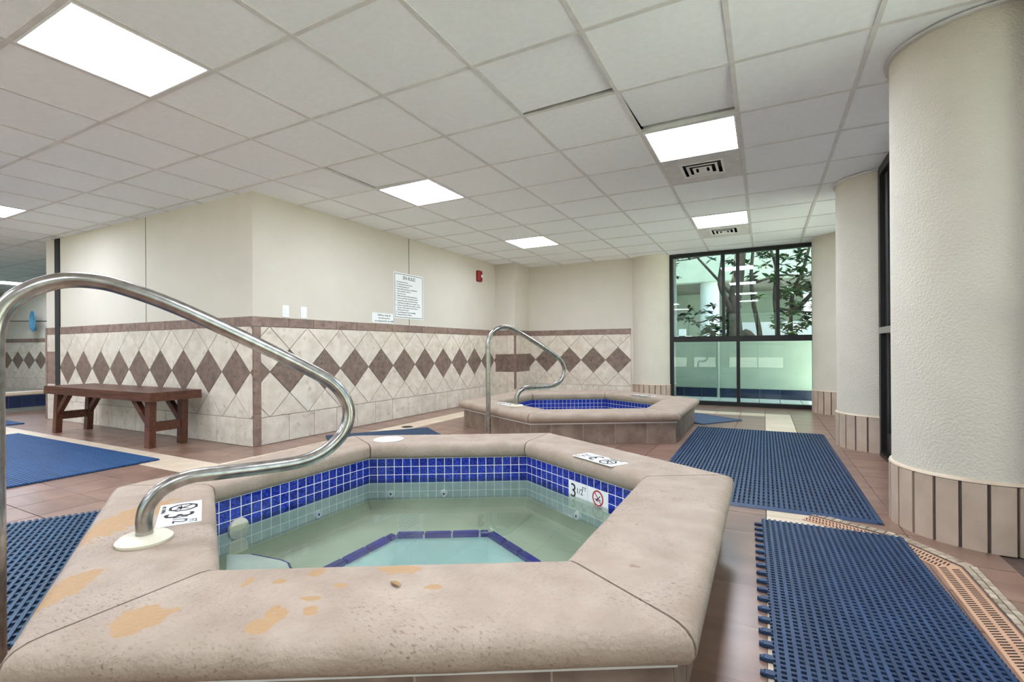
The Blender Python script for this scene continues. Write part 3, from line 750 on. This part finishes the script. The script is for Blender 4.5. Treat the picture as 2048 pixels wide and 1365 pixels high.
# ================================================================== handrails
def smooth_path(pts, sub=6):
    out = []
    P = [Vector(p) for p in pts]; P = [P[0] * 2 - P[1]] + P + [P[-1] * 2 - P[-2]]
    for i in range(1, len(P) - 2):
        for k in range(sub):
            t = k / sub
            out.append(.5 * ((2 * P[i]) + (P[i + 1] - P[i - 1]) * t + (2 * P[i - 1] - 5 * P[i] + 4 * P[i + 1] - P[i + 2]) * t * t + (3 * P[i] - P[i - 1] - 3 * P[i + 1] + P[i + 2]) * t ** 3))
    out.append(P[-2]); return out
def handrail(loc, label):
    e = empty('handrail', loc); tag(e, label, 'handrail', 'stainless tub handrails')
    prof = [(0, .285), (0, .33), (0, .37), (-.012, .412), (-.05, .455), (-.12, .482), (-.22, .484), (-.36, .484), (-.47, .49), (-.55, .518), (-.615, .575), (-.64, .64), (-.632, .70), (-.59, .765), (-.51, .822), (-.302, .938), (-.084, 1.050), (.05, 1.104), (.12, 1.12), (.19, 1.117), (.255, 1.09), (.305, 1.045), (.332, .98), (.338, .88), (.338, .6), (.338, .3), (.338, 0.0)]
    n = (-.5, -.866)
    path = smooth_path([(n[0] * t, n[1] * t, z) for t, z in prof], 5)
    MB().tube(path, .0238, 18).build('rail_tube', m_chrome, e, True, 60)
    MB().lathe([(.026, .2955), (.075, .2955), (.077, .304), (.066, .314), (.027, .318)], 32).build('escutcheon', m_ivory, e, True, 40)
    MB().lathe([(.026, .0), (.06, .0), (.06, .008), (.05, .014), (.027, .016)], 24).build('escutcheon', m_ivory, e, True, 40, loc=(n[0] * .338, n[1] * .338, 0))
    return e
handrail((-1.763, .824, 0), 'large stainless handrail in the foreground reaching over the near tub')
handrail((-2.303, 4.50, 0), 'smaller stainless handrail standing at the second tub')

# ================================================================== bench
b = empty('bench', (-6.0, 2.565, 0)); tag(b, 'dark stained wooden bench against the tiled wall', 'bench')
def bb(nm, x0, x1, y0, y1, z0, z1): return MB().box(x0 + 6, x1 + 6, y0 - 2.565, y1 - 2.565, z0, z1).build(nm, m_wood, b)
for k in range(3):
    y0 = 2.345 + k * .151; bb('seat_board', -7.09, -4.91, y0, y0 + .149, .485, .522)
bb('apron', -7.09, -4.91, 2.342, 2.375, .44, .484); bb('apron', -7.09, -4.91, 2.765, 2.798, .44, .484)
bb('apron', -7.09, -7.055, 2.376, 2.764, .44, .484); bb('apron', -4.945, -4.91, 2.376, 2.764, .44, .484)
for (xt, xb, s) in ((-6.93, -6.99, 1), (-5.05, -5.07, -1)):
    for y in (2.42, 2.70):
        MB().loft([[(xb + 6 + a * .042, y - 2.565 + c * .028, 0) for a, c in ((-1, -1), (1, -1), (1, 1), (-1, 1))], [(xt + 6 + a * .042, y - 2.565 + c * .028, .484) for a, c in ((-1, -1), (1, -1), (1, 1), (-1, 1))]]).build('leg', m_wood, b)
        x0 = (xt + xb) / 2 + s * .02; x1 = x0 + s * .30
        MB().loft([[(x0 + 6, y - 2.565 - .022, .19), (x0 + 6, y - 2.565 + .022, .19), (x0 + 6, y - 2.565 + .022, .265), (x0 + 6, y - 2.565 - .022, .265)],
                   [(x1 + 6 + s * .04, y - 2.565 - .022, .484), (x1 + 6 + s * .04, y - 2.565 + .022, .484), (x1 + 6 - s * .045, y - 2.565 + .022, .484), (x1 + 6 - s * .045, y - 2.565 - .022, .484)]]).build('brace', m_wood, b)
    xm = (xt + xb) / 2; bb('stretcher', xm - .025, xm + .025, 2.45, 2.67, .15, .235)

# ================================================================== wall fittings
FA = Matrix(((0, 0, 1, AX), (1, 0, 0, 0), (0, 1, 0, 0), (0, 0, 0, 1)))     # local x=+Y, y=up, z=out of wall_center
def on_wall(o, y, z): o.matrix_world = FA @ Matrix.Translation((y, z, 0)); return o
sign = empty('rules_sign'); on_wall(sign, 5.10, 1.605); tag(sign, 'white framed SPA RULES sign on the beige wall', 'sign')
MB().box(-.30, .30, -.30, .30, .001, .006).build('panel', m_white, sign)
f = MB(); q, t = .285, .006
f.box(-q, q, q - t, q, .006, .0072).box(-q, q, -q, -q + t, .006, .0072).box(-q, -q + t, -q + t, q - t, .006, .0072).box(q - t, q, -q + t, q - t, .006, .0072).build('border_line', m_black, sign)
put_text(sign, 'SPA RULES', .066, 0, .235, .0066, width=.25)
RULES = ['1.  No Glass In the Pool Area', '2.  No Animals Allowed In the Pool Area', '3.  The Maximum Bathing Load: 7', '4.  Bathers with Diarrhea, Skin, Eye or Nasal Infection', '     Must Be Excluded From the Pool', '5.  Hours: 9 am - 10 pm',
         '6.  All Bathers Must Shower Before Entering the Area', '7.  Do Not Use Spa if Water Temperature Exceeds 104', '8.  Pregnant Women and People with Health Problems', '     Should Not Enter Spa Without First Consulting a Doctor',
         '9.  Do Not Use the Spa While Under the Influence of Alcohol,', '     Narcotics or Other Drugs that Cause Drowsiness or', '     Raise/Lower Blood Pressure', '10. Consult Management for Hours of Availability', '11. Maximum Time Limit is 15 Minutes']
for k, s in enumerate(RULES):
    me = text_mesh('rule_line', s, .0245, m_black, 'LEFT', res=1)
    ob('rule_line', me, sign, (-.262, .178 - k * .0305, .0066)).scale = (.80, 1.0, 1)
sg2 = empty('notice_sign'); on_wall(sg2, 4.60, 1.292); tag(sg2, 'small white notice sign low beside the rules sign', 'sign')
MB().box(-.195, .195, -.068, .068, .001, .006).build('panel', m_white, sg2)
f = MB(); f.box(-.19, .19, .062, .064, .006, .0068).box(.187, .19, -.064, .062, .006, .0068).box(-.19, .19, -.064, -.062, .006, .0068).build('border_line', m_black, sg2)
for k, s in enumerate(('Children using the', 'hot tub must be', 'accompanied by an adult')):
    ob('notice_line', text_mesh('notice_line', s, .034, m_black, 'CENTER', res=1, width=(.24, .2, .34)[k]), sg2, (.02, .036 - k * .036, .0066))
for k, y in enumerate((3.217, 3.429)):
    s = empty('light_switch'); on_wall(s, y, 1.288); tag(s, ('white light switch plate nearer the wall corner' if k == 0 else 'white light switch plate nearer the rules sign'), 'light switch', 'white switch plates')
    MB().prism([(-.037, -.06), (.037, -.06), (.037, .06), (-.037, .06)], .0, .007, .003).build('plate', m_white, s)
    MB().prism([(-.017, -.034), (.017, -.034), (.017, .034), (-.017, .034)], .006, .011, .002).build('rocker', m_white, s)
al = empty('fire_alarm'); on_wall(al, 6.872, 2.108); tag(al, 'red fire alarm strobe high on the long wall', 'fire alarm')
MB().prism([(-.05, -.09), (.05, -.09), (.06, -.075), (.06, .075), (.05, .09), (-.05, .09), (-.06, .075), (-.06, -.075)], 0, .055, .01).build('housing', m_red, al)
MB().prism([(.012, -.022), (.05, -.022), (.05, .022), (.012, .022)], .054, .072, .01).build('strobe_lens', m_white, al)

# ================================================================== rubber mats
def ribbed_mat(name, label, c, ang, L, Wd, mat, pitch, ribw, barp, barw, th=.014, base=None, tabs=0, ramp=0, group=None):
    """runs: ribs along local y (length L), local x width Wd; c = centre"""
    e = empty(name, (c[0], c[1], 0), ang); tag(e, label, 'floor mat', group)
    n = int(Wd / pitch)
    if base: MB().box(-Wd / 2, Wd / 2, -L / 2, L / 2, .001, .004).build('backing', base, e)
    me = MB().box(-ribw / 2, ribw / 2, -L / 2, L / 2, .005, th).mesh('rib', mat)
    for k in range(n): ob('rib', me, e, (-Wd / 2 + (k + .5) * Wd / n, 0, 0))
    bars = MB(); m = int(L / barp)
    for k in range(m):
        y = -L / 2 + (k + .5) * L / m; bars.box(-Wd / 2, Wd / 2, y - barw / 2, y + barw / 2, .002, th - .003)
    bars.build('cross_bars', mat, e)['kind'] = 'stuff'
    if ramp:
        r = ramp
        for sx in (-1, 1):
            x = sx * Wd / 2
            MB().loft([[(x, y, .001), (x, y, th), (x + sx * r, y, .002), (x + sx * r, y, .001)] for y in (-L / 2 - r, L / 2 + r)]).build('edge_ramp', mat, e)
        for sy in (-1, 1):
            y = sy * L / 2
            MB().loft([[(x, y, .001), (x, y, th), (x, y + sy * r, .002), (x, y + sy * r, .001)] for x in (-Wd / 2, Wd / 2)]).build('edge_ramp', mat, e)
    if tabs:
        tm = MB().lathe([(.013, .003), (.016, .008), (.013, .013)], 10).mesh('connector_tab', mat, True)
        tb = MB().box(-.016, 0, -.009, .009, .003, .012)
        k = 0; y = -L / 2 + .04
        while y < L / 2 - .02:
            o = MB().box(-.022, .002, -.011, .011, .002, .013).prism([(-.034, -.006), (-.022, -.011), (-.022, .011), (-.034, .006)], .002, .013, .003).build('connector_tab', mat, e, loc=(-Wd / 2, y, 0)); y += tabs
    return e
ribbed_mat('rubber_mat', 'dark blue ribbed rubber mat between the second tub and the columns', (-.073, 4.405), 0, 2.72, 1.15, m_mat_d, .0255, .0145, .068, .010, base=m_mat_base, ramp=.03)
ribbed_mat('rubber_mat', 'blue perforated mat with edge tabs at the lower right', (.308, 1.60), R(1.6), 2.46, .585, m_mat_d, .0235, .0105, .0225, .0105, tabs=.073)
ribbed_mat('rubber_mat', 'bright blue mat on the floor in front of the bench', (-5.835, 1.42), R(90), 2.81, 1.53, m_mat_b, .020, .013, .05, .012, base=m_mat_base)
t_ = Vector((.866, -.5)); n_ = Vector((-.5, -.866))
cc = Vector(T1) + n_ * 1.70 + t_ * (-.695)
ribbed_mat('rubber_mat', 'dark teal mat beside the near tub at the left edge', (cc.x, cc.y), math.atan2(t_.y, t_.x) - R(90), 1.47, .66, m_mat_t, .0255, .0125, .05, .016, base=m_mat_base)
e1 = Vector((-.60, -.80)).normalized(); e2 = Vector((.80, -.60))
cc = Vector((-3.40, 4.43)) + e1 * .55 + e2 * .38
ribbed_mat('rubber_mat', 'blue mat glimpsed between the two hot tubs', (cc.x, cc.y), math.atan2(e1.y, e1.x) - R(90), 1.08, .74, m_mat_t, .03, .02, .06, .02, base=m_mat_base)
ribbed_mat('rubber_mat', 'small tip of blue mat beyond the bench wall at the left edge', (-8.95, 2.43), R(90), 1.5, .2, m_mat_b, .03, .02, .06, .02, base=m_mat_base)
P0 = Vector((-.248, 6.528)); a1 = Vector((-.81, .587)); a2 = Vector((-.587, -.81))
sm = empty('rubber_mat', (P0.x, P0.y, 0)); tag(sm, 'smooth slate blue mat corner by the window', 'floor mat')
qd = [P0 * 0, a1 * .92, a1 * .92 + a2 * .66, a2 * .66]
MB().prism([(p.x, p.y) for p in qd], .001, .010, .003).build('sheet', m_smooth, sm)
MB().tube([(p.x, p.y, .009) for p in qd + [qd[0]]], .004, 6).build('rim', m_smooth, sm)

# ================================================================== drain, mosaic strip, small drains
dr = empty('trench_drain', (.64, 2.0, 0)); tag(dr, 'tan slotted drain cover along the floor beside the near mat', 'drain')
path = [(.655, .2), (.655, 2.56), (.50, 2.80), (.19, 2.965)]
def strip(path, off0, off1):
    ps = [Vector(p) for p in path]; a, c = [], []
    for i, p in enumerate(ps):
        d0 = (ps[i] - ps[i - 1]).normalized() if i else (ps[1] - ps[0]).normalized()
        d1 = (ps[i + 1] - ps[i]).normalized() if i < len(ps) - 1 else d0
        n0 = Vector((d0.y, -d0.x)); n1 = Vector((d1.y, -d1.x)); nb = (n0 + n1).normalized(); k = 1 / max(.5, nb.dot(n0))
        a.append(p + nb * off0 * k); c.append(p + nb * off1 * k)
    return a, c
def sub(p): return (p.x - .64, p.y - 2.0)
a, c = strip(path, -.045, .045)
for i in range(len(path) - 1):
    MB().prism([sub(a[i]), sub(c[i]), sub(c[i + 1]), sub(a[i + 1])], .0005, .004).build('cover_section', m_drain, dr)
slots = MB()
for i in range(len(path) - 1):
    p0, p1 = Vector(path[i]), Vector(path[i + 1]); d = (p1 - p0); L = d.length; d.normalize(); nn = Vector((d.y, -d.x)); s = .015
    while s < L - .01:
        for o in (-.02, .02):
            p = p0 + d * s + nn * o; u = (nn + d * .5).normalized()
            vs = [p - u * .015 - d * .003, p + u * .015 - d * .003, p + u * .015 + d * .003, p - u * .015 + d * .003]
            slots.prism([sub(v) for v in vs], .0035, .0046)
        s += .0155
sl_ = slots.build('drain_slots', m_dhole, dr); sl_['kind'] = 'stuff'
ms = empty('mosaic_strip', (.64, 2.0, 0)); tag(ms, 'narrow strip of small stone chips edging the tan drain', 'mosaic strip')
path2 = [(.735, .2), (.735, 2.60), (.545, 2.875), (.21, 3.05)]
a, c = strip(path2, -.026, .026)
for i in range(3): MB().prism([sub(a[i]), sub(c[i]), sub(c[i + 1]), sub(a[i + 1])], .0005, .0025).build('bed', m_fgrout, ms)
chip = MB().prism([(-.010, -.016), (.010, -.016), (.010, .016), (-.010, .016)], .002, .006, .002).mesh('stone_chip', m_mosaic)
for i in range(3):
    p0, p1 = Vector(path2[i]), Vector(path2[i + 1]); d = (p1 - p0); L = d.length; d.normalize(); nn = Vector((d.y, -d.x)); s = .02
    while s < L - .01:
        p_ = p0 + d * s
        if p_.y > 1.2:
            for o in (-.0125, .0125):
                p = p_ + nn * o; ob('stone_chip', chip, ms, (p.x - .64, p.y - 2.0, 0), (0, 0, math.atan2(d.y, d.x) - R(90) + random.uniform(-.08, .08)))
        s += .037
for k, (x, y, r) in enumerate(((-3.671, 4.394, .07), (-3.906, 3.545, .06))):
    g = empty('floor_drain', (x, y, 0)); tag(g, ('round dark floor drain near the long wall' if k == 0 else 'dark floor drain just behind the near handrail'), 'floor drain', 'small floor drains')
    MB().lathe([(r, .0005), (r, .003), (r * .9, .004)], 20).build('rim', m_alu, g)
    MB().lathe([(r * .85, .002), (r * .85, .0046)], 20).build('grate', m_dhole, g)
lf = MB()
lf.add([(-.022, 0, 0), (-.008, -.008, .004), (.012, -.007, .005), (.024, 0, .002), (.012, .007, .006), (-.008, .007, .004), (0, 0, .001), (-.022, 0, .001), (-.008, -.008, .005), (.012, -.007, .006), (.024, 0, .003), (.012, .007, .007), (-.008, .007, .005), (0, 0, .002)],
       [(0, 1, 6), (1, 2, 6), (2, 3, 6), (3, 4, 6), (4, 5, 6), (5, 0, 6), (7, 8, 13), (8, 9, 13), (9, 10, 13), (10, 11, 13), (11, 12, 13), (12, 7, 13)])
o = lf.build('dry_leaf', m_leaf_d, loc=(-.849, .964, .2965)); o.rotation_euler = (0, 0, R(-20)); tag(o, 'small dry brown leaf on the front coping', 'leaf')

# ================================================================== pool room at far left
pool = empty('pool_curb', (-10.0, 2.0, 0)); tag(pool, 'raised pool curb faced with navy tiles beyond the bench wall', 'pool')
MB().box(-.20, .012, -4.6, 2.2, 0, .25).build('curb', m_extd, pool)
MB().box(-.26, .03, -4.6, 2.2, .25, .29).build('coping', m_floorc, pool)
cm = MB().box(.010, .02, -.071, .071, .06, .235).mesh('curb_tile', m_navyt)
for k in range(16): ob('curb_tile', cm, pool, (0, -.2 + k * .147, 0))
MB().box(-7.4, -.2, -4.55, 2.15, -.3, -.25).build('pool_bottom', m_plaster, pool)
MB().add([(-7.4, -4.55, .15), (-.2, -4.55, .15), (-.2, 2.15, .15), (-7.4, 2.15, .15)], [(0, 1, 2, 3)]).build('water', m_poolw, pool)
# net on a pole, hung on the distant wall
net = empty('pool_net', (-15.3, 4.93, 1.62)); net.rotation_euler = (0, 0, R(9.5)); tag(net, 'blue leaf net on a long pole hung on the distant wall', 'pool net')
MB().tube([(-1.6, 0, .04), (1.0, 0, -.02)], .014, 8).build('pole', m_chrome, net)
hoop = [(.10 * math.cos(t) - .02, -.06, .24 * math.sin(t)) for t in [2 * math.pi * k / 16 for k in range(17)]]
MB().tube(hoop, .012, 6).build('hoop', m_net, net)
MB().loft([[(.09 * s * math.cos(t) - .02 - .03 * (1 - s), -.06 + .10 * (1 - s), .23 * s * math.sin(t) - .22 * (1 - s)) for t in [2 * math.pi * k / 16 for k in range(16)]] for s in (1, .8, .5, .15)], True, False).build('mesh_bag', m_net, net)

# wet floor sign behind the viewer (seen mirrored in the far window)
ws = empty('wet_floor_sign', (-2.35, -2.0, 0)); tag(ws, 'yellow folding wet floor sign mirrored in the lower window pane', 'floor sign')
for s in (-1, 1):
    MB().loft([[(-.14, s * .15, 0), (.14, s * .15, 0), (.14, s * .13, 0), (-.14, s * .13, 0)], [(-.09, s * .02, .6), (.09, s * .02, .6), (.09, s * .004, .6), (-.09, s * .004, .6)]]).build('panel', m_yellow, ws)

# ================================================================== outdoors beyond the far window
g = MB().box(-60, 60, -60, 90, -.30, -.29); 
gm = bmesh.new()
ground = MB().box(-40, 40, 8.36, 60, -.12, -.02).build('ground', m_ground); tag(ground, 'paved ground outside the window', kind='structure')
ground2 = MB().box(1.36, 30, -30, 8.36, -.12, -.02).box(-30, 1.36, -30, -6.42, -.12, -.02).build('ground', m_ground); tag(ground2, 'paved ground outside the right bays', kind='structure')  # second box added beyond the rear glazing to bounce sunlight indoors
pav = MB().box(-2.2, 2.2, 8.15, 9.36, -.06, -.004).build('paving', m_grout, None); tag(pav, 'pale paving strip just outside the window', kind='structure')
pm = MB().box(-.146, .146, -.146, .146, -.01, .004).mesh('paving_slab', m_pave)
for i in range(14):
    for j in range(4): ob('paving_slab', pm, pav, (-2.05 + i * .303, 8.32 + j * .303, 0))
pw = empty('planter', (0, 9.36, 0)); tag(pw, 'pale green planter wall with navy base tiles outside the window', 'planter')
MB().box(-3.2, 3.4, 0, .16, 0, 1.04).build('wall', m_ext, pw)
MB().box(-3.2, 3.4, .16, 2.6, .6, .95).build('soil', m_soil, pw)
nm_ = MB().box(-.152, .152, -.012, .002, .004, .168).mesh('base_tile', m_navyt)
for k in range(16): ob('base_tile', nm_, pw, (-2.4 + k * .31, 0, 0))
pipe = MB().tube([(-.73, 9.30, 0.0), (-.73, 9.30, 1.06)], .022, 10).tube([(-.73, 9.30, 1.06), (-.73, 9.36, 1.10)], .022, 10).build('drain_pipe', m_ext); tag(pipe, 'thin pale pipe standing against the planter wall', 'pipe')
lw = MB().box(-.9, 9, 13.2, 13.5, 0, 1.5).build('garden_wall', m_extw); tag(lw, 'low white garden wall behind the tree', 'wall')
bd = empty('exterior_building', (0, 17, 0)); tag(bd, 'pale green building with an open ground floor across the court', 'building')
MB().box(-3.7, 14, 0, .4, 3.05, 5.2).build('fascia', m_ext, bd)
MB().box(-3.7, 1.3, 4.0, 4.3, 0, 3.05).build('back_wall', m_ext, bd)
MB().box(-3.7, 14, .4, 4.3, 3.05, 3.3).build('soffit', m_extd, bd)
MB().box(1.3, 14, 0, .4, 0, 3.05).build('side_wall', m_ext, bd)
MB().lathe([(.30, 0), (.30, 3.05)], 32, (-1.62, .5)).build('column', m_extw, bd, True, 40)
for z in (.55, .95, 1.2): MB().box(-3.7, -2.1, -.3, -.25, z, z + .07).build('railing_bar', m_extw, bd)
for k in range(2): MB().box(-2.5 - k * .7, -2.3 - k * .7, -.3, -.1, 0, 1.5).build('railing_post', m_extw, bd)

wing = empty('added_shade_wing', (-8, 14, 0)); tag(wing, 'tall unseen building block added left of the court to shade it', 'building')  # unseen block added so its shadow keeps the sun off the court
MB().box(-6, 4.1, -5.2, 8, 0, 8).build('wall', m_ext, wing); MB().box(-6.1, 4.2, -5.3, 8.1, 8, 8.2).build('roof', m_extd, wing)
# magnolia tree
tree = empty('magnolia_tree', (-.52, 10.5, .94)); tag(tree, 'leafy magnolia tree with several trunks outside the window', 'tree')
def limb(pts, r0, r1):
    p = smooth_path(pts, 4); n = len(p)
    MB().tube(p, [r0 + (r1 - r0) * i / (n - 1) for i in range(n)], 8).build('branch' if r0 < .1 else 'trunk', m_bark, tree, True); return p
tips = []
L1 = limb([(0, 0, -.1), (.0, .02, .3), (-.02, 0, .7), (.06, .05, 1.3), (.12, .1, 1.9), (.2, .1, 2.6)], .16, .08)
for pts, r0, r1 in (([(.08, 0, .0), (.20, -.05, .25), (.42, -.1, .05 - .02), (.6, -.15, -.08)], .07, .05),
                    ([(0, 0, .45), (-.10, -.1, .8), (-.25, -.2, 1.2), (-.2, -.2, 1.7), (-.25, -.2, 2.1)], .06, .02),
                    ([(.45, .1, -.1), (.43, .1, .3), (.34, .1, .8), (.30, .1, 1.4), (.36, .1, 2.1)], .055, .025),
                    ([(.75, .0, -.1), (.74, 0, .4), (.70, 0, .9), (.72, .05, 1.5), (.55, .0, 2.1)], .05, .02),
                    ([(.98, .1, -.1), (.96, .1, .4), (1.0, .1, .95), (1.2, .1, 1.5), (1.35, .1, 2.2)], .05, .02),
                    ([(1.0, .1, .6), (1.35, 0, 1.0), (1.65, 0, 1.5), (1.75, 0, 2.0)], .045, .02),
                    ([(-.05, 0, 1.0), (-.45, -.1, 1.5), (-.75, -.2, 1.9), (-.85, -.2, 2.3)], .03, .012),
                    ([(0, 0, .5), (-.3, -.2, .55), (-.6, -.35, .45), (-.8, -.4, .5)], .02, .008),
                    ([(.7, 0, .7), (1.1, -.2, .6), (1.5, -.3, .55), (1.9, -.35, .45)], .025, .01),
                    ([(.3, .1, 1.2), (.8, -.1, 1.3), (1.2, -.2, 1.25)], .025, .01),
                    ([(-.2, -.1, 1.9), (-.7, -.2, 1.75), (-1.2, -.3, 1.7)], .02, .008)):
    p = limb(pts, r0, r1)
    if r1 < .026: tips.append(p)
lv = [(0, 0, 0), (.028, .045, .006), (.030, .09, .004), (0, .15, -.012), (-.030, .09, .004), (-.028, .045, .006), (0, .075, -.006)]
leaf_faces = [(0, 1, 6), (1, 2, 6), (2, 3, 6), (3, 4, 6), (4, 5, 6), (5, 0, 6)]
lfme = MB().add(lv, leaf_faces).mesh('leaf', m_leaf)
clusters = []
def cl(n, cx, cy, cz, sx, sy, sz):
    for _ in range(n): clusters.append((random.gauss(cx, sx), random.gauss(cy, sy), random.gauss(cz, sz)))
cl(44, 1.75, -.2, .62, .26, .25, .20); cl(46, 1.6, -.1, 1.1, .32, .3, .22); cl(44, 1.25, 0, 1.75, .45, .3, .26); cl(20, .95, -.1, .55, .15, .2, .20); cl(16, 1.2, 0, .9, .25, .2, .3)
cl(12, -.42, -.35, .30, .13, .12, .14); cl(5, -.75, -.3, .55, .18, .2, .08); cl(8, -1.25, -.3, 1.75, .14, .2, .10); cl(14, .5, 0, 1.9, .28, .25, .16); cl(12, .75, -.2, 1.2, .18, .2, .25)
cl(7, -.18, -.1, .30, .08, .1, .22); cl(6, -.4, -.2, 1.9, .25, .2, .08); cl(26, 2.0, 0, 1.8, .3, .3, .28); cl(10, .15, .3, 1.5, .2, .1, .3); cl(8, -.6, .5, .75, .35, .1, .12)
fol = MB(); nleaf = 0
clusters.sort(key=lambda p: p[1])
for (x, y, z) in clusters:
    for k in range(9):
        az = 2 * math.pi * k / 9 + random.uniform(-.3, .3); el = random.uniform(-.6, .7); s = random.uniform(.75, 1.25)
        mtx = Matrix.Translation((x, y, z)) @ Matrix.Rotation(az, 4, 'Z') @ Matrix.Rotation(el, 4, 'X') @ Matrix.Rotation(random.uniform(-.5, .5), 4, 'Y') @ Matrix.Scale(s, 4)
        if nleaf < 290: o = ob('leaf', lfme, tree); o.matrix_local = mtx; nleaf += 1
        else: fol.add([mtx @ Vector(v) for v in lv], leaf_faces)
fol.build('foliage', m_leaf, tree)['kind'] = 'stuff'
